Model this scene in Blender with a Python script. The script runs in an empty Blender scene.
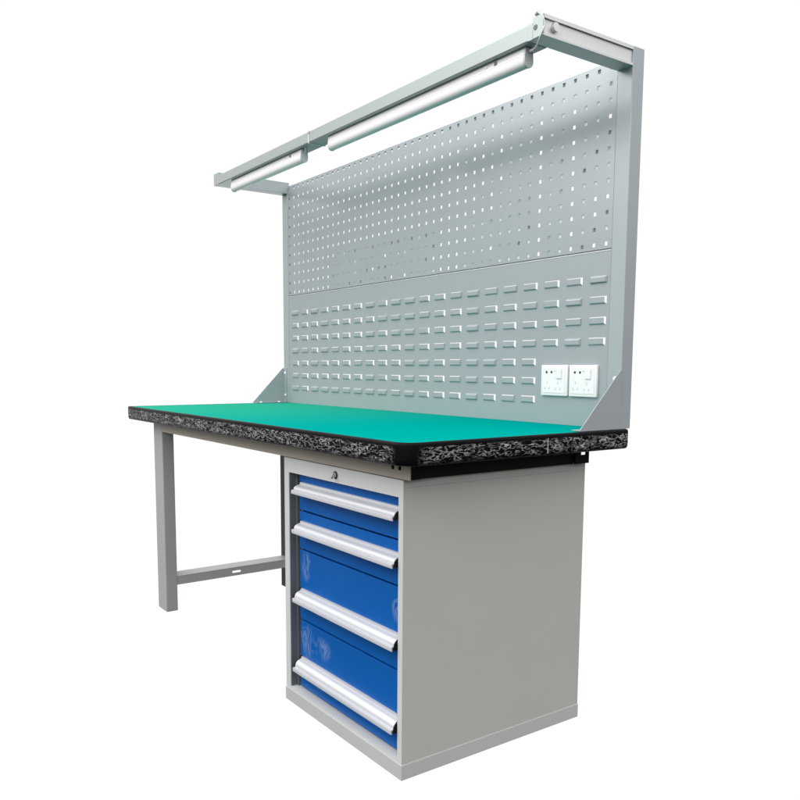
import bpy, bmesh, math, random
from mathutils import Vector, Matrix
random.seed(4)
sc = bpy.context.scene
COL = sc.collection

# ------------------------------------------------------------------ materials
MATS = {}
def pmat(name, col, rough=.4, metal=0., spec=.5, var=.04, bump=.0, bscale=400., coat=0.):
    m = bpy.data.materials.new(name); m.use_nodes = True
    nt = m.node_tree; N = nt.nodes; L = nt.links
    b = N['Principled BSDF']
    b.inputs['Roughness'].default_value = rough
    b.inputs['Metallic'].default_value = metal
    b.inputs['Specular IOR Level'].default_value = spec
    b.inputs['Coat Weight'].default_value = coat
    b.inputs['Coat Roughness'].default_value = .12
    tc = N.new('ShaderNodeTexCoord')
    n = N.new('ShaderNodeTexNoise'); n.inputs['Scale'].default_value = 5.; n.inputs['Detail'].default_value = 2.
    L.new(tc.outputs['Object'], n.inputs['Vector'])
    r = N.new('ShaderNodeMapRange'); r.inputs[1].default_value = .15; r.inputs[2].default_value = .85
    r.inputs[3].default_value = 1 - var; r.inputs[4].default_value = 1 + var
    L.new(n.outputs['Fac'], r.inputs[0])
    mx = N.new('ShaderNodeVectorMath'); mx.operation = 'SCALE'; mx.inputs[0].default_value = col[:3]
    L.new(r.outputs[0], mx.inputs['Scale']); L.new(mx.outputs[0], b.inputs['Base Color'])
    r2 = N.new('ShaderNodeMapRange'); r2.inputs[1].default_value = .15; r2.inputs[2].default_value = .85
    r2.inputs[3].default_value = rough * .85; r2.inputs[4].default_value = min(1, rough * 1.15)
    if metal == 0: L.new(n.outputs['Fac'], r2.inputs[0]); L.new(r2.outputs[0], b.inputs['Roughness'])
    if bump:
        n2 = N.new('ShaderNodeTexNoise'); n2.inputs['Scale'].default_value = bscale; n2.inputs['Detail'].default_value = 2.
        L.new(tc.outputs['Object'], n2.inputs['Vector'])
        bp = N.new('ShaderNodeBump'); bp.inputs['Strength'].default_value = bump; bp.inputs['Distance'].default_value = .0004
        L.new(n2.outputs['Fac'], bp.inputs['Height']); L.new(bp.outputs[0], b.inputs['Normal'])
    MATS[name] = m
    return m

PANEL = pmat('grey_blue_paint', (.400, .438, .458), .22, .25, .5, .02, 0.)
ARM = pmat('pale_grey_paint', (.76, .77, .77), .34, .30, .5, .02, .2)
BEAM = pmat('green_grey_paint', (.41, .462, .458), .32, .30, .5, .02, .2)
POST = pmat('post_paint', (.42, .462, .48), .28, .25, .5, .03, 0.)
GUSSET = pmat('bracket_paint', (.38, .42, .44), .42, .2, .5, .03, .2)
LEGM = pmat('leg_paint', (.375, .388, .39), .42, .05, .5, .03, .2)
RAILM = pmat('rail_paint_warm_shade', (.38, .345, .285), .45, 0., .4, .05, .2)  # shade and warm reflected light are put into this rail colour
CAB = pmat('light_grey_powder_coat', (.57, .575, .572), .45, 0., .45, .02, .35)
CABSIDE = pmat('powder_coat_side_shade', (.455, .443, .422), .5, 0., .4, .02, .35)  # the body's coat again, with the side's dimmer warm light painted in
LEGSHADE = pmat('leg_paint_in_shade', (.045, .048, .05), .5, 0., .3)  # near-black leg colour: the rear leg's shade is painted in
PLINTH = pmat('plinth_paint', (.46, .475, .472), .45, 0., .4, .02, .35)
ALU = pmat('satin_aluminium', (.60, .61, .635), .38, .35, .5, .02)
WHITE = pmat('white_plastic', (.86, .83, .83), .3, 0., .5, .01)
LAMPW = pmat('lamp_white', (.93, .91, .91), .4, 0., .5, .01)
LAMPG = pmat('lamp_end_grey', (.62, .66, .66), .4)
DARK = pmat('dark_void', (.03, .03, .032), .6)
BLACK = pmat('black_steel', (.004, .004, .004), .5, 0., .15)
STEEL = pmat('zinc_steel', (.62, .63, .62), .35, .8)
INNER = pmat('inner_dark_steel', (.13, .14, .155), .45, .1)
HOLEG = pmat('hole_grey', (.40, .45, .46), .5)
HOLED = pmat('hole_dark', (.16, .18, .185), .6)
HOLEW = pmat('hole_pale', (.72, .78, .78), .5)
CORE = pmat('board_core', (.03, .028, .025), .7)

def mat_teal():
    m = pmat('teal_rubber', (.0, .42, .37), .8, 0., .0, .02, .3, 900.)
    b = m.node_tree.nodes['Principled BSDF']
    nt = m.node_tree; N = nt.nodes; L = nt.links
    # sky reflection painted into the mat colour: greener towards its left end
    tc = N.new('ShaderNodeTexCoord'); sp = N.new('ShaderNodeSeparateXYZ'); L.new(tc.outputs['Object'], sp.inputs[0])
    mr = N.new('ShaderNodeMapRange'); mr.interpolation_type = 'SMOOTHSTEP'
    mr.inputs[1].default_value = .2; mr.inputs[2].default_value = 1.5
    L.new(sp.outputs['X'], mr.inputs[0])
    mx = N.new('ShaderNodeMix'); mx.data_type = 'RGBA'
    mx.inputs['A'].default_value = (.022, .325, .218, 1); mx.inputs['B'].default_value = (.0, .272, .238, 1)
    L.new(mr.outputs[0], mx.inputs['Factor']); L.new(mx.outputs['Result'], b.inputs['Base Color'])
    return m
TEAL = mat_teal()

def mat_blue():
    m = pmat('blue_drawer_paint', (.001, .095, .37), .33, 0., .22, .02, .2, 300.)
    nt = m.node_tree; N = nt.nodes; L = nt.links; b = N['Principled BSDF']
    old = b.inputs['Base Color'].links[0].from_socket
    tc = N.new('ShaderNodeTexCoord'); sp = N.new('ShaderNodeSeparateXYZ'); L.new(tc.outputs['Object'], sp.inputs[0])
    # smeared finger marks and scuffs near the left of the deep drawers
    n = N.new('ShaderNodeTexNoise'); n.inputs['Scale'].default_value = 16.; n.inputs['Detail'].default_value = 5.; n.inputs['Distortion'].default_value = 1.6
    mp = N.new('ShaderNodeMapping'); mp.inputs['Scale'].default_value = (1.6, 1, .8); mp.inputs['Rotation'].default_value = (0, .5, 0)
    L.new(tc.outputs['Object'], mp.inputs[0]); L.new(mp.outputs[0], n.inputs['Vector'])
    s = N.new('ShaderNodeMath'); s.operation = 'SUBTRACT'; s.inputs[1].default_value = .5; L.new(n.outputs['Fac'], s.inputs[0])
    a = N.new('ShaderNodeMath'); a.operation = 'ABSOLUTE'; L.new(s.outputs[0], a.inputs[0])
    r = N.new('ShaderNodeMapRange'); r.inputs[1].default_value = .0; r.inputs[2].default_value = .09; r.inputs[3].default_value = 1; r.inputs[4].default_value = 0
    L.new(a.outputs[0], r.inputs[0])
    def blob(cx, cz, rx, rz):
        out = []
        for ax, c, rr in (('X', cx, rx), ('Z', cz, rz)):
            q = N.new('ShaderNodeMath'); q.operation = 'SUBTRACT'; q.inputs[1].default_value = c; L.new(sp.outputs[ax], q.inputs[0])
            d = N.new('ShaderNodeMath'); d.operation = 'DIVIDE'; d.inputs[1].default_value = rr; L.new(q.outputs[0], d.inputs[0])
            p = N.new('ShaderNodeMath'); p.operation = 'MULTIPLY'; L.new(d.outputs[0], p.inputs[0]); L.new(d.outputs[0], p.inputs[1]); out.append(p)
        ad = N.new('ShaderNodeMath'); ad.operation = 'ADD'; L.new(out[0].outputs[0], ad.inputs[0]); L.new(out[1].outputs[0], ad.inputs[1])
        rr = N.new('ShaderNodeMapRange'); rr.inputs[1].default_value = .15; rr.inputs[2].default_value = 1; rr.inputs[3].default_value = 1; rr.inputs[4].default_value = 0
        L.new(ad.outputs[0], rr.inputs[0]); return rr
    bl = [blob(1.315, .195, .045, .055), blob(1.40, .195, .05, .035), blob(1.315, .41, .03, .05), blob(1.74, .40, .02, .04), blob(1.38, .09, .05, .02)]
    prev = bl[0].outputs[0]
    for q in bl[1:]:
        mx = N.new('ShaderNodeMath'); mx.operation = 'MAXIMUM'; L.new(prev, mx.inputs[0]); L.new(q.outputs[0], mx.inputs[1]); prev = mx.outputs[0]
    mu = N.new('ShaderNodeMath'); mu.operation = 'MULTIPLY'; L.new(prev, mu.inputs[0]); L.new(r.outputs[0], mu.inputs[1])
    m2 = N.new('ShaderNodeMath'); m2.operation = 'MULTIPLY'; m2.inputs[1].default_value = .27; L.new(mu.outputs[0], m2.inputs[0])
    mx = N.new('ShaderNodeMix'); mx.data_type = 'RGBA'; mx.inputs['B'].default_value = (.45, .55, .68, 1)
    L.new(old, mx.inputs['A']); L.new(m2.outputs[0], mx.inputs['Factor']); L.new(mx.outputs['Result'], b.inputs['Base Color'])
    return m
BLUE = mat_blue()

Lx, D, H, T = 1.8695, .7409, .8, .0509
def mat_band():
    m = bpy.data.materials.new('crinkled_black_edge'); m.use_nodes = True
    nt = m.node_tree; N = nt.nodes; L = nt.links; b = N['Principled BSDF']
    def math_(op, a, c=None, clamp=False):
        q = N.new('ShaderNodeMath'); q.operation = op; q.use_clamp = clamp
        for i, v in enumerate((a, c)):
            if v is None: continue
            if isinstance(v, (int, float)): q.inputs[i].default_value = v
            else: L.new(v, q.inputs[i])
        return q.outputs[0]
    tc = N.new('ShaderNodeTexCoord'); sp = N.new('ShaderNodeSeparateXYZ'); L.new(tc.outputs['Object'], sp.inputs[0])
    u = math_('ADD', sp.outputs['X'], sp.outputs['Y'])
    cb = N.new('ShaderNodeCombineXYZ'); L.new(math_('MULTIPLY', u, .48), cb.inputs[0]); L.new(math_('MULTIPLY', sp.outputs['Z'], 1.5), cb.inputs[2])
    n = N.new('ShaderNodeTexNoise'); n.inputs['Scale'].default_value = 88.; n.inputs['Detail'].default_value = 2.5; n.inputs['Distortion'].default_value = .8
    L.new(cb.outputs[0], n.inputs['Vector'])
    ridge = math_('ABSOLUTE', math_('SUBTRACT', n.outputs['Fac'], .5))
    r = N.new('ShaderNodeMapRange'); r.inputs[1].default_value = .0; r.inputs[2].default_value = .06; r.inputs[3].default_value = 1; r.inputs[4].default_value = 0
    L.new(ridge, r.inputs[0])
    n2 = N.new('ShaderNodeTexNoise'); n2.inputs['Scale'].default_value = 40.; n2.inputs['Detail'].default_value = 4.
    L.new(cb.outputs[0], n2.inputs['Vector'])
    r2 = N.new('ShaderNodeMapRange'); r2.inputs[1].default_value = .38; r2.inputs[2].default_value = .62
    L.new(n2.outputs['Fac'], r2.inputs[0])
    # painted reflections stop at the smooth top and bottom lips and the corner
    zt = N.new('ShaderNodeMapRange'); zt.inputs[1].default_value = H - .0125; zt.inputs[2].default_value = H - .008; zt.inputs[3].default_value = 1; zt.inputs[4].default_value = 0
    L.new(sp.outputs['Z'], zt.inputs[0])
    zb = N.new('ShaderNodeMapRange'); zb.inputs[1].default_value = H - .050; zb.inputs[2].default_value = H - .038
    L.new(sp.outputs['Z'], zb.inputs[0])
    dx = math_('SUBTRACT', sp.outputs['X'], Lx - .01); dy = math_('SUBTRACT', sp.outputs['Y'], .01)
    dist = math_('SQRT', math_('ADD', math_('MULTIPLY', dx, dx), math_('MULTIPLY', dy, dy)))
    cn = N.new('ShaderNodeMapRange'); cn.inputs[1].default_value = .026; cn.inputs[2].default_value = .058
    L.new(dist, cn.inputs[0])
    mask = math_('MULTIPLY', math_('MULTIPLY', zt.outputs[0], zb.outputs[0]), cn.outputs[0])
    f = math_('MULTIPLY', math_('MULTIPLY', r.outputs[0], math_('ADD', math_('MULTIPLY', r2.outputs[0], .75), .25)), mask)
    mx = N.new('ShaderNodeMix'); mx.data_type = 'RGBA'; mx.inputs['A'].default_value = (.003, .003, .004, 1); mx.inputs['B'].default_value = (.58, .575, .57, 1)  # crinkle reflections painted into the colour as pale grey ridges
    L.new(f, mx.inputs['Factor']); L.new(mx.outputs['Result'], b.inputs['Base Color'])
    b.inputs['Roughness'].default_value = .4; b.inputs['Specular IOR Level'].default_value = .08
    bp = N.new('ShaderNodeBump'); bp.inputs['Strength'].default_value = .8; bp.inputs['Distance'].default_value = .002
    L.new(f, bp.inputs['Height']); L.new(bp.outputs[0], b.inputs['Normal'])
    return m
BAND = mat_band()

# ------------------------------------------------------------------ helpers
def box(bm, x0, x1, y0, y1, z0, z1, bev=0., mi=0):
    vs = [bm.verts.new((x, y, z)) for x in (x0, x1) for y in (y0, y1) for z in (z0, z1)]
    F = [(0, 1, 3, 2), (4, 6, 7, 5), (0, 4, 5, 1), (2, 3, 7, 6), (0, 2, 6, 4), (1, 5, 7, 3)]
    fs = [bm.faces.new([vs[i] for i in f]) for f in F]
    for f in fs: f.material_index = mi
    if bev:
        es = list({e for f in fs for e in f.edges})
        r = bmesh.ops.bevel(bm, geom=es, offset=bev, segments=2, profile=.6, affect='EDGES')
        for f in r['faces']: f.material_index = mi
def cyl(bm, p, ax, r, h, n=24, mi=0, r2=None):
    """cylinder starting at p, along axis vector ax, length h"""
    ax = Vector(ax).normalized(); q = Vector((0, 0, 1)).rotation_difference(ax).to_matrix().to_4x4()
    M = Matrix.Translation(Vector(p) + ax * h / 2) @ q
    before = set(bm.faces)
    bmesh.ops.create_cone(bm, cap_ends=True, segments=n, radius1=r, radius2=r if r2 is None else r2, depth=h, matrix=M)
    for f in set(bm.faces) - before: f.material_index = mi
def prism(bm, pts, axis, a0, a1, mi=0):
    """polygon pts (2d) extruded along axis 'x' (pts = y,z), 'y' (pts = x,z), 'z' (pts = x,y)"""
    def P(p, a):
        return {'x': (a, p[0], p[1]), 'y': (p[0], a, p[1]), 'z': (p[0], p[1], a)}[axis]
    A = [bm.verts.new(P(p, a0)) for p in pts]; B = [bm.verts.new(P(p, a1)) for p in pts]
    fs = [bm.faces.new(A), bm.faces.new(B[::-1])]
    n = len(pts)
    for i in range(n): fs.append(bm.faces.new((A[i], B[i], B[(i + 1) % n], A[(i + 1) % n])))
    for f in fs: f.material_index = mi
def tube(bm, pts, r, n=10, mi=0):
    pts = [Vector(p) for p in pts]
    # catmull-rom resample
    out = []
    for i in range(len(pts) - 1):
        p0 = pts[max(i - 1, 0)]; p1 = pts[i]; p2 = pts[i + 1]; p3 = pts[min(i + 2, len(pts) - 1)]
        for k in range(8):
            t = k / 8
            out.append(.5 * ((2 * p1) + (p2 - p0) * t + (2 * p0 - 5 * p1 + 4 * p2 - p3) * t * t + (3 * p1 - p0 - 3 * p2 + p3) * t ** 3))
    out.append(pts[-1]); rings = []
    for i, p in enumerate(out):
        d = (out[min(i + 1, len(out) - 1)] - out[max(i - 1, 0)]).normalized()
        u = d.cross(Vector((.3, .2, 1))).normalized(); w = d.cross(u)
        rings.append([bm.verts.new(p + (u * math.cos(2 * math.pi * k / n) + w * math.sin(2 * math.pi * k / n)) * r) for k in range(n)])
    for a, b in zip(rings, rings[1:]):
        for k in range(n):
            f = bm.faces.new((a[k], a[(k + 1) % n], b[(k + 1) % n], b[k])); f.material_index = mi; f.smooth = True
    bm.faces.new(rings[0]); bm.faces.new(rings[-1][::-1])
def B(): return bmesh.new()
def obj(name, bm, mats, parent=None, smooth=False):
    bmesh.ops.recalc_face_normals(bm, faces=bm.faces)
    me = bpy.data.meshes.new(name); bm.to_mesh(me); bm.free()
    for m in (mats if isinstance(mats, (list, tuple)) else [mats]): me.materials.append(m)
    o = bpy.data.objects.new(name, me); COL.objects.link(o)
    if parent is not None:
        o.parent = parent
        # world-space coordinates: undo the parent's location
        p = Vector((0, 0, 0)); q = parent
        while q is not None: p += q.location; q = q.parent
        o.location = -p
    if smooth:
        for f in me.polygons: f.use_smooth = True
        try: me.set_sharp_from_angle(angle=math.radians(40))
        except Exception: pass
    return o
def empty(name, label, cat, loc, group=None):
    o = bpy.data.objects.new(name, None); COL.objects.link(o); o.location = loc; o.empty_display_size = .1
    o['label'] = label; o['category'] = cat
    if group: o['group'] = group
    return o

# ------------------------------------------------------------------ workbench
bench = empty('workbench', 'tall grey steel workbench with a green mat top, black edge and perforated back wall', 'workbench', (0, 0, 0))

def outline(d, z, radii=((.006), (.045), (.01), (.006)), seg=10):
    """rounded rectangle, corners FL FR BR BL, inset by d"""
    cs = [(0, 0, 1, 1, 180), (Lx, 0, -1, 1, 270), (Lx, D, -1, -1, 0), (0, D, 1, -1, 90)]
    pts = []
    for (cx, cy, sx, sy, a0), r in zip(cs, radii):
        rr = max(r - d, .0005); c = max(r, d + .0005)
        for k in range(seg + 1):
            a = math.radians(a0 + 90 * k / seg)
            pts.append((cx + sx * c + rr * math.cos(a), cy + sy * c + rr * math.sin(a), z))
    return pts
bm = B(); box(bm, .02, Lx - .02, .02, D - .02, H - T + .003, H - .003)
top = obj('tabletop', bm, CORE, bench)
bm = B(); rings = []
for d, z in ((.0095, H - .001), (.0095, H + .0012), (.005, H + .0015), (.002, H + .0002), (.0005, H - .0025), (0, H - .006), (0, H - .020), (0, H - .034), (.0005, H - .044), (.003, H - .0485), (.008, H - .0505), (.03, H - T)):
    rings.append([bm.verts.new(p) for p in outline(d, z)])
for a, b in zip(rings, rings[1:]):
    for k in range(len(a)):
        bm.faces.new((a[k], a[(k + 1) % len(a)], b[(k + 1) % len(a)], b[k]))
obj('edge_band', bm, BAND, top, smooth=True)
bm = B(); box(bm, Lx - .0004, Lx + .0007, .431, .4335, H - .045, H - .008)
obj('edge_joint', bm, HOLEG, top)
bm = B(); r0 = [bm.verts.new(p) for p in outline(.0092, H + .0008)]; r1 = [bm.verts.new(p) for p in outline(.0092, H - .0025)]
bm.faces.new(r0); bm.faces.new(r1[::-1])
for k in range(len(r0)): bm.faces.new((r0[k], r1[k], r1[(k + 1) % len(r0)], r0[(k + 1) % len(r0)]))
mat_o = obj('rubber_mat', bm, TEAL, bench)

# legs
LX0, LX1, LY0, LY1, BY0 = .1505, .2448, .0524, .0982, .6075
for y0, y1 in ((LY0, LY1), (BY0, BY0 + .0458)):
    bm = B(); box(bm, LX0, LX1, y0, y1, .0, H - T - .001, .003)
    obj('leg', bm, LEGM if y0 == LY0 else LEGSHADE, bench)
# foot rail: an angle section, flat top and one upright side with a slot
bm = B(); z0, z1 = .1036, .1393; X1 = LX1 - .0008
box(bm, .1704, X1, LY1 + .0005, BY0 - .0005, z1 - .003, z1, .0008)
s0, s1 = .333, .371; yy0, yy1 = LY1 + .0005, BY0 - .0005
for a, b, c, d in ((yy0, s0, z0, z1 - .0032), (s1, yy1, z0, z1 - .0032), (s0, s1, z0, .1155), (s0, s1, .1245, z1 - .0032)):
    box(bm, X1 - .003, X1, a, b, c, d)
obj('foot_rail', bm, LEGM, bench)
# rails under the top
bm = B(); y0, y1 = .0500, .0535
RZ0, RZ1 = .7128, H - T - .0006
segs = [(LX1 + .001, 1.752, 0), (1.752, 1.764, 1), (1.764, 1.778, 0), (1.778, 1.790, 1), (1.790, 1.822, 0)]
for a, b, notch in segs: box(bm, a, b, y0, y1, RZ0, RZ1 - (.0165 if notch else 0))
box(bm, LX1 + .001, 1.794, y1 + .0002, y1 + .035, RZ0, RZ0 + .003)
obj('front_rail', bm, RAILM, bench)
bm = B(); box(bm, LX0 + .002, LX1 - .002, LY1 + .0008, BY0 - .0008, .715, RZ1, .001)
obj('side_rail', bm, LEGM, bench)
bm = B(); box(bm, LX1 + .001, 1.79, .612, .645, .7128, RZ1, .001)
obj('rear_rail', bm, LEGM, bench)
# black steel mounting bracket between cabinet and top
bm = B()
box(bm, 1.26, 1.796, .100, .600, .7115, RZ1)
box(bm, 1.7965, 1.8030, .091, .600, .7115, RZ1)
box(bm, 1.7965, 1.8115, .0560, .0905, .7115, RZ1, .001)
box(bm, 1.8035, 1.8095, .091, .136, .7130, RZ1)
for a, b, c, d in ((.6005, .621, .7115, RZ1), (.645, .652, .7115, RZ1), (.621, .645, .7115, .7335), (.621, .645, .7425, RZ1)):
    box(bm, 1.8035, 1.8115, a, b, c, d)
obj('mounting_bracket', bm, BLACK, bench)

# back posts
UX0, UX1, UY0, UY1, UZ = 1.814, 1.861, .7088, .7511, 1.7572
VX0, VX1 = .0047, .0526
for a, b in ((VX0, VX1), (UX0, UX1)):
    bm = B(); left = a < .1; t = .003
    prism(bm, [(a, UY0), (b, UY0), (b, UY0 + .009), (b - .001, UY0 + .009), (b - .001, UY0 + t), (a + t, UY0 + t), (a + t, UY1), (a, UY1)] if left else [(a, UY0), (b, UY0), (b, UY1), (b - t, UY1), (b - t, UY0 + t), (a + .001, UY0 + t), (a + .001, UY0 + .009), (a, UY0 + .009)], 'z', H + .002, UZ)
    bmesh.ops.bevel(bm, geom=[e for e in bm.edges if abs(e.verts[0].co.z - e.verts[1].co.z) > .1 and e.verts[0].co.y < UY0 + .001], offset=.002, segments=3, profile=.5, affect='EDGES')
    obj('post', bm, POST, bench)

# pegboard --------------------------------------------------------
PX0, PX1 = VX1 + .0008, UX0 - .0008
PY = .7105
PZ0, PZ1 = 1.2725, 1.7405
NC, NR = 44, 12; pitch = (1.794 - .0668) / (NC - 1); zp = (1.727 - 1.2855) / (NR - 1)
cx = [.0668 + i * pitch for i in range(NC)]; cz = [1.727 - j * zp for j in range(NR)]
h = .0049
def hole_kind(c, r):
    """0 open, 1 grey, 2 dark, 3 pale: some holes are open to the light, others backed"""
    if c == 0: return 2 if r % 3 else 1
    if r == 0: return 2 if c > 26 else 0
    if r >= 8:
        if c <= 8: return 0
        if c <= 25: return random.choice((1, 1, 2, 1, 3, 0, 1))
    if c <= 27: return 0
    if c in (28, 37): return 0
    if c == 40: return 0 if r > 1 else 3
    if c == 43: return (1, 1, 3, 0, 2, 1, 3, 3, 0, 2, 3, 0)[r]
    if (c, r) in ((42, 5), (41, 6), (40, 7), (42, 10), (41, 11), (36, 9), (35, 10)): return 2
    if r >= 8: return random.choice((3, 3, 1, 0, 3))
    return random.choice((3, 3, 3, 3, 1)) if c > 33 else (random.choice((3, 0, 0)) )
xs = [PX0] + [v for c in cx for v in (c - h, c + h)] + [PX1]
zs = sorted([PZ0] + [v for c in cz for v in (c - h * 1.05, c + h * 1.05)] + [PZ1])
bm = B(); th = .0015
gf = {}
def gv(i, j, y):
    k = (i, j, y)
    if k not in gf: gf[k] = bm.verts.new((xs[i], y, zs[j]))
    return gf[k]
for i in range(len(xs) - 1):
    for j in range(len(zs) - 1):
        hole = i % 2 == 1 and j % 2 == 1
        if not hole:
            bm.faces.new([gv(*q) for q in ((i, j, PY), (i + 1, j, PY), (i + 1, j + 1, PY), (i, j + 1, PY))])
            bm.faces.new([gv(*q) for q in ((i, j, PY + th), (i, j + 1, PY + th), (i + 1, j + 1, PY + th), (i + 1, j, PY + th))])
        else:
            c = (i - 1) // 2; r = NR - 1 - (j - 1) // 2; k = hole_kind(c, r)
            co = [(i, j), (i + 1, j), (i + 1, j + 1), (i, j + 1)]
            for q in range(4):
                a, b = co[q], co[(q + 1) % 4]
                bm.faces.new((gv(*a, PY), gv(*b, PY), gv(*b, PY + th), gv(*a, PY + th)))
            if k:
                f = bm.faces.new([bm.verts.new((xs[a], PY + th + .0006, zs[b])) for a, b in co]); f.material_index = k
# folded rims
box(bm, PX0, PX1, PY + th + .0002, PY + .018, PZ1 - .0015, PZ1)
box(bm, PX0, PX1, PY + .0182, PY + .0195, PZ1 - .0045, PZ1)
box(bm, PX0, PX1, PY + th + .0002, PY + .018, PZ0, PZ0 + .0015)
peg = obj('pegboard', bm, [PANEL, HOLEG, HOLED, HOLEW], bench)
peg.data.materials[0] = PANEL

# louvre panel ------------------------------------------------------
LZ0, LZ1 = H + .0015, 1.2690
bm = B()
lvc = [.113 + c * (1.7755 - .113) / 20 for c in range(21)]; lvr = [1.1945 - r * (1.1945 - .8685) / 6 for r in range(7)]
LW, LH = .056, .0205
rl = random.Random(11)
kinds = {(r, c): rl.choice('OOOCCTR') for r in range(7) for c in range(21)}
for r in range(7):
    for c in (10, 14): kinds[r, c] = 'C'
    for c in (4, 5, 6, 12, 13, 16, 17): kinds[r, c] = rl.choice('OOOOT')
for c in (4, 6, 7): kinds[6, c] = 'C'
lxs = [PX0] + [v for c in lvc for v in (c - LW / 2, c + LW / 2)] + [PX1]
lzs = sorted([LZ0, LZ1] + [v for z in lvr for v in (z - LH / 2, z + LH / 2)])
gl = {}
def lv(i, j, y):
    if (i, j, y) not in gl: gl[i, j, y] = bm.verts.new((lxs[i], y, lzs[j]))
    return gl[i, j, y]
for i in range(len(lxs) - 1):
    for j in range(len(lzs) - 1):
        c = (i - 1) // 2; r = 6 - (j - 1) // 2
        if i % 2 and j % 2 and kinds[r, c] != 'C' and not (r >= 4 and c >= 18): continue
        bm.faces.new([lv(*q) for q in ((i, j, PY), (i + 1, j, PY), (i + 1, j + 1, PY), (i, j + 1, PY))])
box(bm, PX0, PX1, PY - .0009, PY - .0001, LZ1 - .0022, LZ1 + .0002, .0003, 2)  # pale bead paints the light caught along the panel's top edge
box(bm, PX0, PX1, PY + .0017, PY + .018, LZ1 - .0015, LZ1)
for a in (PX0, PX1 - .0015): box(bm, a, a + .0015, PY + .0003, PY + .0178, LZ0, LZ1 - .0017)
box(bm, PX0, PX1, PY + .0012, PY + .003, LZ1 + .0001, PZ0 - .0001, 0, 1)
def louvre(x, z, kind, w=LW, hh=LH, d=.0062):
    """pressed louvre: closed ones are a shallow pan, open ones are lanced along the top and right edges"""
    a, b = x - w / 2, x + w / 2; zb, zt = z - hh / 2, z + hh / 2
    y0 = PY - .0002; y1 = PY - d
    l, r, t, bt = .003, .0035, .0045, .003
    base = [(a, zb), (b, zb), (b, zt), (a, zt)]
    face = [(a + l, zb + bt), (b - r, zb + bt), (b - r, zt - t), (a + l, zt - t)]
    if kind != 'C':
        y1 = PY - .0045
        face = [(a + l, zb + bt), (b - (.0034 if kind in 'OR' else .001), zb + bt), (b - (.0034 if kind in 'OR' else .001), zt - (.0023 if kind in 'OT' else .001)), (a + l, zt - (.0023 if kind in 'OT' else .001))]
    b0 = [bm.verts.new((p[0], y0, p[1])) for p in base]
    f0 = [bm.verts.new((p[0], y1, p[1])) for p in face]
    new = [bm.faces.new(f0)]
    for k in range(4):
        if (k == 1 and kind in 'OR') or (k == 2 and kind in 'OT'): continue
        new.append(bm.faces.new((b0[k], b0[(k + 1) % 4], f0[(k + 1) % 4], f0[k])))
    return new
lw = []
for r in range(7):
    for c in range(21):
        if r >= 4 and c >= 18: continue
        lw += louvre(lvc[c], lvr[r], kinds[r, c])
es = {e for f in lw for e in f.edges if not e.is_boundary}
bmesh.ops.bevel(bm, geom=list(es), offset=.0009, segments=2, profile=.5, affect='EDGES')
obj('louvre_panel', bm, [PANEL, INNER, ARM], bench)

# gusset brackets -----------------------------------------------------
GY, GZ = .5549, .9553
for side in (-1, 1):
    xo = VX0 if side < 0 else UX1
    s = 1 if side < 0 else -1                       # inward direction
    bm = B()
    t = .0022
    p = [(GY, H + .0022), (UY0 - .0005, H + .0022), (UY0 - .0005, GZ), (UY0 - .006, GZ), (GY, H + .006)]
    a, b = sorted((xo, xo - s * t)); prism(bm, p, 'x', a, b)
    # post flange and table flange, both bent inwards
    a, b = sorted((xo + s * .0002, xo + s * .030)); box(bm, a, b, UY0 - .0026, UY0 - .0006, H + .0045, GZ - .001)
    box(bm, a, b, GY + .004, UY0 - .003, H + .0022, H + .0042)
    g = obj('gusset_bracket', bm, GUSSET, bench)
    for zz in (GZ - .022, H + .035):
        bm = B(); cyl(bm, (xo + s * .018, UY0 - .0027, zz), (0, -1, 0), .0062, .004, 16, 0, .0045); obj('bolt', bm, WHITE, g, True)
    for yy in (GY + .03, UY0 - .035):
        bm = B(); cyl(bm, (xo + s * .017, yy, H + .0043), (0, 0, 1), .0062, .004, 16, 0, .0045); obj('bolt', bm, WHITE, g, True)

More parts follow.
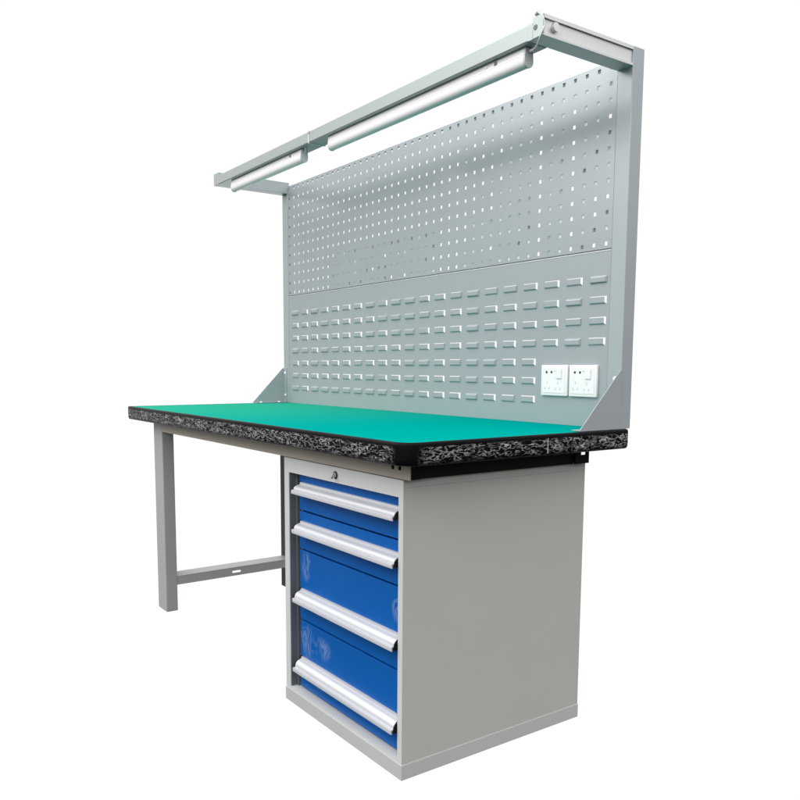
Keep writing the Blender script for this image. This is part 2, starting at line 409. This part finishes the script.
# overhead arms -------------------------------------------------------
AZ0, AZ1, BYF = 1.7105, UZ, .3887
for side in (-1, 1):
    x0, x1 = (VX0, VX1) if side < 0 else (UX0, UX1)
    bm = B(); th = .003
    ya, yb = BYF + .0032, UY0 - .0006
    if side < 0: box(bm, x0, x1, ya, yb, AZ1 - .0035, AZ1, .0008)
    else:
        box(bm, 1.829, x1, ya, .4524, AZ1 - .0035, AZ1); box(bm, x0, x1, .4526, yb, AZ1 - .0035, AZ1)
    box(bm, x0, x1, ya, yb, AZ0, AZ0 + .0035, .0008)
    xi = (x1 - .0035, x1) if side < 0 else (x1 - .0075, x1 - .0045)
    box(bm, xi[0], xi[1], ya, yb, AZ0 + .0036, AZ1 - .0036)
    if side > 0:   # return lips of the channel
        box(bm, x1 - .0022, x1, ya, yb, AZ1 - .0085, AZ1 - .0036)
        box(bm, x1 - .0022, x1, ya, yb, AZ0 + .0036, AZ0 + .0065)
    a = obj('arm', bm, ARM if side > 0 else POST, bench)
    # front end plate
    bm = B(); box(bm, x0 if side < 0 else 1.829, x1, BYF, BYF + .003, AZ0, AZ1, .0008)
    e = obj('end_plate', bm, BEAM if side > 0 else POST, a)
    if side > 0:
        bm = B(); cyl(bm, (1.8375, BYF - .0006, 1.7335), (0, 1, 0), .0062, .0012, 20); obj('screw_hole', bm, HOLED, a)
        bm = B(); cyl(bm, (1.8475, .428, 1.7345), (1, 0, 0), .0105, .017, 24)
        cyl(bm, (1.8646, .428, 1.7345), (1, 0, 0), .0098, .001, 24, 1); obj('locating_pin', bm, [STEEL, WHITE], a, True)
        bm = B(); cyl(bm, (1.838, BYF + .007, AZ1 + .0002), (0, 0, 1), .0045, .006, 6); cyl(bm, (1.836, BYF + .004, AZ1 + .0058), (1, -.3, .1), .0052, .013, 16)
        obj('clamp_screw', bm, STEEL, a, True)
    else:
        bm = B(); cyl(bm, (x0 + .022, BYF - .0006, 1.7335), (0, 1, 0), .004, .0012, 16); obj('screw_hole', bm, GUSSET, a)

# overhead beam between the arms
bm = B(); BZ0, BZ1 = AZ0 - .0012, 1.7460
bx0, bx1 = VX1 + .0008, UX0 - .0008
pr = [(BYF, BZ0 + .003), (BYF + .002, BZ0), (.450, BZ0), (.452, BZ0 + .003), (.452, BZ1 - .002), (.450, BZ1), (BYF + .002, BZ1), (BYF, BZ1 - .002)]
prism(bm, pr, 'x', bx0, bx1)
box(bm, bx1 + .0002, 1.8287, BYF, BYF + .0028, BZ0 + .001, BZ1)
obj('light_beam', bm, BEAM, bench)

# ------------------------------------------------------------------ lamps
def lamp(x0, x1, label, sw, cable_end):
    o = empty('tube_lamp', label, 'lamp', ((x0 + x1) / 2, .415, BZ0 - .05), 'tube lamps under the overhead beam')
    yc = .414; zt = BZ0 - .0012
    prof = [(-.0115, 0), (-.0125, -.003), (-.0130, -.0095), (-.0122, -.0100), (-.0122, -.0112), (-.0132, -.0117), (-.0135, -.0165), (-.0128, -.0170), (-.0128, -.0180), (-.0140, -.0185), (-.0146, -.026), (-.0140, -.034), (-.0115, -.0395), (-.0065, -.0435), (0, -.0448),
            (.0065, -.0435), (.0115, -.0395), (.0140, -.034), (.0146, -.026), (.0140, -.0185), (.0132, -.0117), (.0125, -.003), (.0115, 0)]
    P = [(yc + a * .94, zt + b * .97) for a, b in prof]
    bm = B(); prism(bm, P, 'x', x0 + .006, x1 - .006); obj('housing', bm, LAMPW, o, True)
    P2 = [(yc + a * .99, zt - .0004 + b * .985) for a, b in prof]
    for a, b in ((x0, x0 + .0058), (x1 - .0058, x1)):
        bm = B(); prism(bm, P2, 'x', a, b); obj('end_cap', bm, LAMPG if b == x1 else LAMPW, o, True)
    bm = B(); box(bm, sw, sw + .010, yc - .0134, yc - .0120, zt - .0125, zt - .0040, .0004); obj('switch', bm, HOLED, o)
    bm = B(); cyl(bm, (sw - .028, yc - .0142, zt - .008), (0, 1, 0), .002, .002, 12); obj('screw', bm, STEEL, o)
    return o
l1 = lamp(.147, .725, 'short white tube lamp under the far left end of the overhead beam', .640, None)
l2 = lamp(.903, 1.794, 'long white tube lamp under the beam beside the near right arm, with cable', 1.688, None)
bm = B(); zt = BZ0 - .0012
tube(bm, [(1.797, .414, zt - .008), (1.809, .411, zt - .010), (1.827, .404, zt - .008), (1.848, .392, zt - .001), (1.861, .3875, zt + .010), (1.8655, .3885, zt + .020)], .0019)
tube(bm, [(1.8655, .3885, zt + .019), (1.8650, .387, zt + .034), (1.8575, .3865, zt + .050)], .0009)
cyl(bm, (1.797, .414, zt - .008), (1, -.15, -.1), .0036, .014, 14)
obj('cable', bm, WHITE, l2)
bm = B(); tube(bm, [(.726, .414, zt - .008), (.738, .410, zt - .013), (.748, .405, zt - .008), (.750, .402, zt - .001)], .0018)
obj('plug_hook', bm, WHITE, l1)
# cable tie round the beam
bm = B(); xx = .796; w = .0055
for a in ((BYF - .0016, BYF - .0004, BZ0 - .0016, BZ1 + .0016), (.4524, .4536, BZ0 - .0016, BZ1 + .0016)): box(bm, xx, xx + w, *a)
box(bm, xx, xx + w, BYF - .0003, .4523, BZ1 + .0004, BZ1 + .0016)
box(bm, xx, xx + w, BYF - .0003, .4523, BZ0 - .0016, BZ0 - .0004)
box(bm, xx - .001, xx + w + .001, BYF - .005, BYF - .0017, BZ1 - .006, BZ1 + .001, .0006)
tie = obj('cable_tie', bm, WHITE); tie['label'] = 'thin white cable tie looped round the overhead beam between both tube lamps'; tie['category'] = 'cable tie'

# ------------------------------------------------------------------ sockets
def socket(x0, x1, label):
    o = empty('power_socket', label, 'socket', ((x0 + x1) / 2, PY, .926), 'white power sockets on the back panel')
    z0, z1 = .8825, .9690; yf = PY - .0085
    bm = B(); box(bm, x0, x1, yf, PY - .0004, z0, z1, .0022); obj('cover_plate', bm, WHITE, o, True)
    bm = B(); box(bm, x0 + .008, x1 - .008, yf - .0008, yf - .0001, z0 + .008, z1 - .006, .0004); obj('face_insert', bm, WHITE, o)
    y = yf - .0009; w = x1 - x0
    def slot(fx, fz, sx, sz, rot=0, m=DARK):
        bm = B(); cxp, czp = x0 + fx * w, z0 + fz * (z1 - z0); p = []
        for a, b in ((-sx, -sz), (sx, -sz), (sx, sz), (-sx, sz)):
            c, s = math.cos(rot), math.sin(rot); p.append((cxp + a * c - b * s, czp + a * s + b * c))
        prism(bm, p, 'y', y - .0002, y + .0003); return bm
    for fx in (.22, .41):
        bm = B(); cyl(bm, (x0 + fx * w, y + .0003, z0 + .765 * (z1 - z0)), (0, -1, 0), .0036, .0005, 16); obj('pin_hole', bm, DARK, o)
    bm = B(); cyl(bm, (x0 + .53 * w, y + .0003, z0 + .80 * (z1 - z0)), (0, -1, 0), .0016, .0005, 12); obj('indicator', bm, HOLED, o)
    bm = B(); box(bm, x0 + .60 * w, x0 + .80 * w, y - .0028, y - .0001, z0 + .56 * (z1 - z0), z0 + .86 * (z1 - z0), .001); obj('switch', bm, WHITE, o)
    for ox in (.25, .66):
        for fx, fz, sx, sz, rt in ((0, .43, .0009, .0038, 0), (-.085, .24, .0009, .0038, .5), (.085, .24, .0009, .0038, -.5)):
            if ox > .5: fz -= .02
            obj('pin_slot', slot(ox + fx, fz, sx, sz, rt), HOLEG, o)
socket(1.585, 1.6830, 'white double power socket nearer the louvres, left one of the two')
socket(1.6895, 1.7860, 'white double power socket nearer the steel gusset bracket, right one of the two')

# ------------------------------------------------------------------ drawer cabinet
KX0, KX1, KY0, KY1, KZ = 1.2277, 1.792, .0559, .6606, .7095
cab = empty('drawer_cabinet', 'light grey steel drawer cabinet with four blue drawers under the bench top', 'cabinet', ((KX0 + KX1) / 2, KY0, 0))
OX0, OX1, OZ0, OZ1 = 1.254, 1.7735, .046, .669
bm = B()
box(bm, KX0, OX0, KY0, KY1, .0374, KZ)
box(bm, OX1, KX1 - .0012, KY0, KY1, .0374, KZ)
box(bm, OX0, OX1, KY0, KY0 + .03, OZ1, KZ)
box(bm, OX0, OX1, KY0 + .0302, KY1 - .0005, KZ - .006, KZ - .0005)
box(bm, OX0, OX1, KY1 - .006, KY1 - .0008, .0374, KZ - .0062)
box(bm, OX0, OX1, KY0 + .0002, KY1 - .007, .0374, OZ0)
obj('body', bm, CAB, cab)
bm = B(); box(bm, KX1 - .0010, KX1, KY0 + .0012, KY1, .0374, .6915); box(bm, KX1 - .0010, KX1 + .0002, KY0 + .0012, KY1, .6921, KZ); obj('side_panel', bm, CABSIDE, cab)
bm = B(); box(bm, KX0 - .002, KX1 + .0015, KY0 - .002, KY1 + .0015, 0, .0372, .0012); obj('plinth', bm, PLINTH, cab)
bm = B(); box(bm, OX0 + .0004, OX0 + .0016, KY0 + .002, KY0 + .0195, OZ0 + .0005, OZ1 - .0005); box(bm, OX0 + .0004, 1.2655, KY0 + .020, KY0 + .055, OZ0 + .0005, OZ1 - .0005); box(bm, 1.2662, 1.2775, KY0 + .032, KY0 + .07, OZ0 + .0005, OZ1 - .0005)
obj('slide_post', bm, INNER, cab)
bm = B(); cyl(bm, (1.503, KY0 - .0026, .689), (0, 1, 0), .0098, .0025, 28); cyl(bm, (1.503, KY0 - .0052, .689), (0, 1, 0), .0068, .0025, 24, 1)
box(bm, 1.5021, 1.5039, KY0 - .0058, KY0 - .0053, .685, .693, 0, 2); cyl(bm, (1.503, KY0 - .0075, .689), (.5, -.6, -.5), .0025, .012, 10, 1)
obj('lock', bm, [DARK, STEEL, BLACK], cab)
zsr = [(.5655, .6670, .6125, .6500), (.4555, .5605, .5020, .5410), (.2515, .4505, .3055, .3480), (.0510, .2465, .1040, .1490)]
DXa, DXb, DY = 1.279, 1.7715, KY0 + .0195
for z0, z1, hz0, hz1 in zsr:
    hz0 += .0015; hz1 -= .0060
    d = B(); box(d, DXa, DXb, DY, DY + .016, z0, z1, .0012)
    dr = obj('drawer', d, BLUE, cab)
    # satin aluminium grip: thin top lip, round nose, stepped lip at the bottom
    hh = hz1 - hz0
    P = [(DY - .0006, hz1), (DY - .006, hz1 - .0005), (DY - .0065, hz1 - .005)]
    for k in range(9):
        a = math.radians(80 - 80 * k / 8)
        P.append((DY - .0070 - .0190 * math.cos(a), hz0 + .0115 + (hh - .018) * math.sin(a)))
    P += [(DY - .0330, hz0 + .0105), (DY - .0335, hz0 + .0095), (DY - .0335, hz0 + .0005), (DY - .0325, hz0), (DY - .0300, hz0), (DY - .0300, hz0 + .0080), (DY - .0235, hz0 + .0085)]
    for k in range(8, -1, -1):
        a = math.radians(80 - 80 * k / 8)
        P.append((DY - .0055 - .0165 * math.cos(a), hz0 + .0105 + (hh - .021) * math.sin(a)))
    P += [(DY - .0006, hz1 - .006)]
    hb = B(); prism(hb, P, 'x', 1.2920, 1.7665); g = obj('drawer_handle', hb, ALU, dr, True)
    Q = [(DY - .0006, hz1 + .0008), (DY - .0065, hz1 + .0005)] + [(DY - .0075 - .0195 * math.cos(math.radians(a)), hz0 + .0112 + (hh - .018) * math.sin(math.radians(a))) for a in (80, 60, 40, 20, 0)] + [(DY - .0275, hz0 + .003), (DY - .0006, hz0 + .003)]
    for xa, xb in ((1.2865, 1.2917), (1.7668, 1.7712)):
        hb = B(); prism(hb, Q, 'x', xa, xb); obj('end_cap', hb, BLACK, g)
bm = B(); box(bm, OX0 + .026, OX1 - .0005, DY + .02, DY + .022, OZ0 + .001, OZ1 + .02); obj('drawer_box_front', bm, BLACK, cab)

# ------------------------------------------------------------------ world: bright white studio-like surroundings
w = bpy.data.worlds.new('World'); sc.world = w; w.use_nodes = True
nt = w.node_tree; N = nt.nodes; L = nt.links
bg = N['Background']
tc = N.new('ShaderNodeTexCoord'); sp = N.new('ShaderNodeSeparateXYZ'); L.new(tc.outputs['Generated'], sp.inputs[0])
def mr(src, a, b, c, d, smooth=True):
    q = N.new('ShaderNodeMapRange'); q.interpolation_type = 'SMOOTHSTEP' if smooth else 'LINEAR'
    q.inputs[1].default_value = a; q.inputs[2].default_value = b; q.inputs[3].default_value = c; q.inputs[4].default_value = d
    L.new(src, q.inputs[0]); return q.outputs[0]
def mop(op, a, b):
    q = N.new('ShaderNodeMath'); q.operation = op
    for i, v in enumerate((a, b)):
        if isinstance(v, (int, float)): q.inputs[i].default_value = v
        else: L.new(v, q.inputs[i])
    return q.outputs[0]
dt = N.new('ShaderNodeVectorMath'); dt.operation = 'DOT_PRODUCT'; L.new(tc.outputs['Generated'], dt.inputs[0])
dt.inputs[1].default_value = (-.82, .57, -.03)
back = mr(dt.outputs['Value'], .58, .72, 0, 1)
Z = sp.outputs['Z']
low = mr(Z, -.40, .18, .03, .50)                 # dim floor side
sky = mr(Z, .06, .34, 0, .65)
sky2 = mr(Z, .34, .9, 0, .55)
dark = mop('MULTIPLY', mr(Z, .235, .265, 0, 1), mr(Z, .275, .325, 1, 0))
amb = mop('ADD', mop('ADD', low, sky), sky2)
amb = mop('MULTIPLY', amb, mop('ADD', mop('ADD', mop('ADD', .60, mop('MULTIPLY', mr(Z, .0, .2, 0, 1), mop('MULTIPLY', mr(sp.outputs['X'], .2, .8, 0, 1), .45))), mop('MULTIPLY', mr(sp.outputs['Y'], .3, -.9, 0, 1), .65)), mop('MULTIPLY', mr(Z, .25, .7, 0, 1), .40)))
# open sky over the front left with a darker roof line across it
fl = mop('MULTIPLY', mr(sp.outputs['X'], -.80, -.60, 0, 1), mop('MULTIPLY', mr(sp.outputs['Y'], -.9, -.80, 0, 1), mr(sp.outputs['Y'], -.35, -.55, 0, 1)))
fl = mop('MULTIPLY', fl, mr(sp.outputs['X'], -.30, -.45, 0, 1))
amb = mop('ADD', amb, mop('MULTIPLY', fl, mop('ADD', mop('MULTIPLY', mr(Z, .285, .325, 0, 1), 3.0), mop('MULTIPLY', mop('MULTIPLY', mr(Z, .175, .23, 0, 1), mr(Z, .235, .265, 1, 0)), 2.4))))
amb = mop('SUBTRACT', amb, mop('MULTIPLY', dark, .45))
inv = mop('SUBTRACT', 1, back)
val = mop('ADD', mop('MULTIPLY', amb, inv), mop('MULTIPLY', back, 1.02))
cmb = N.new('ShaderNodeCombineXYZ')
for i in range(3): L.new(val, cmb.inputs[i])
L.new(cmb.outputs[0], bg.inputs['Color']); bg.inputs['Strength'].default_value = 1.0
w.cycles.sampling_method = 'MANUAL'; w.cycles.sample_map_resolution = 1024

# one large soft key from the front right, high up
ld = bpy.data.lights.new('softbox', 'AREA'); ld.shape = 'RECTANGLE'; ld.size = 2.2; ld.size_y = 1.6; ld.energy = 26; ld.color = (1, .985, .96)
lo = bpy.data.objects.new('softbox', ld); COL.objects.link(lo); lo.location = (1.9, -2.6, 3.3)
lo.rotation_euler = (Vector((1.2, .4, .8)) - lo.location).to_track_quat('-Z', 'Y').to_euler()

# ------------------------------------------------------------------ camera
cam = bpy.data.cameras.new('Camera'); co = bpy.data.objects.new('Camera', cam); COL.objects.link(co); sc.camera = co
CX, CY, CZ, YAW, PIT, ROL, F, PPX, PPY = (3.19604, -0.98987, 0.96199, 55.12387, -6.51324, 0.18363, 789.55983, 379.07309, 457.04785)
a, e, r = map(math.radians, (YAW, PIT, ROL))
fw = Vector((-math.sin(a) * math.cos(e), math.cos(a) * math.cos(e), math.sin(e))); rt = Vector((math.cos(a), math.sin(a), 0)); up = rt.cross(fw)
r2 = rt * math.cos(r) + up * math.sin(r); u2 = up * math.cos(r) - rt * math.sin(r)
M = Matrix((r2, u2, -fw)).transposed().to_4x4(); M.translation = (CX, CY, CZ); co.matrix_world = M
cam.sensor_width = 36; cam.lens = F / 800 * 36; cam.shift_x = (400 - PPX) / 800; cam.shift_y = (PPY - 400) / 800
cam.clip_start = .05; cam.clip_end = 200
sc.render.engine = 'CYCLES'
sc.render.resolution_x = sc.render.resolution_y = 1024
vs = sc.view_settings; vs.view_transform = 'Standard'; vs.look = 'None'; vs.exposure = 0; vs.gamma = 1; vs.use_curve_mapping = False
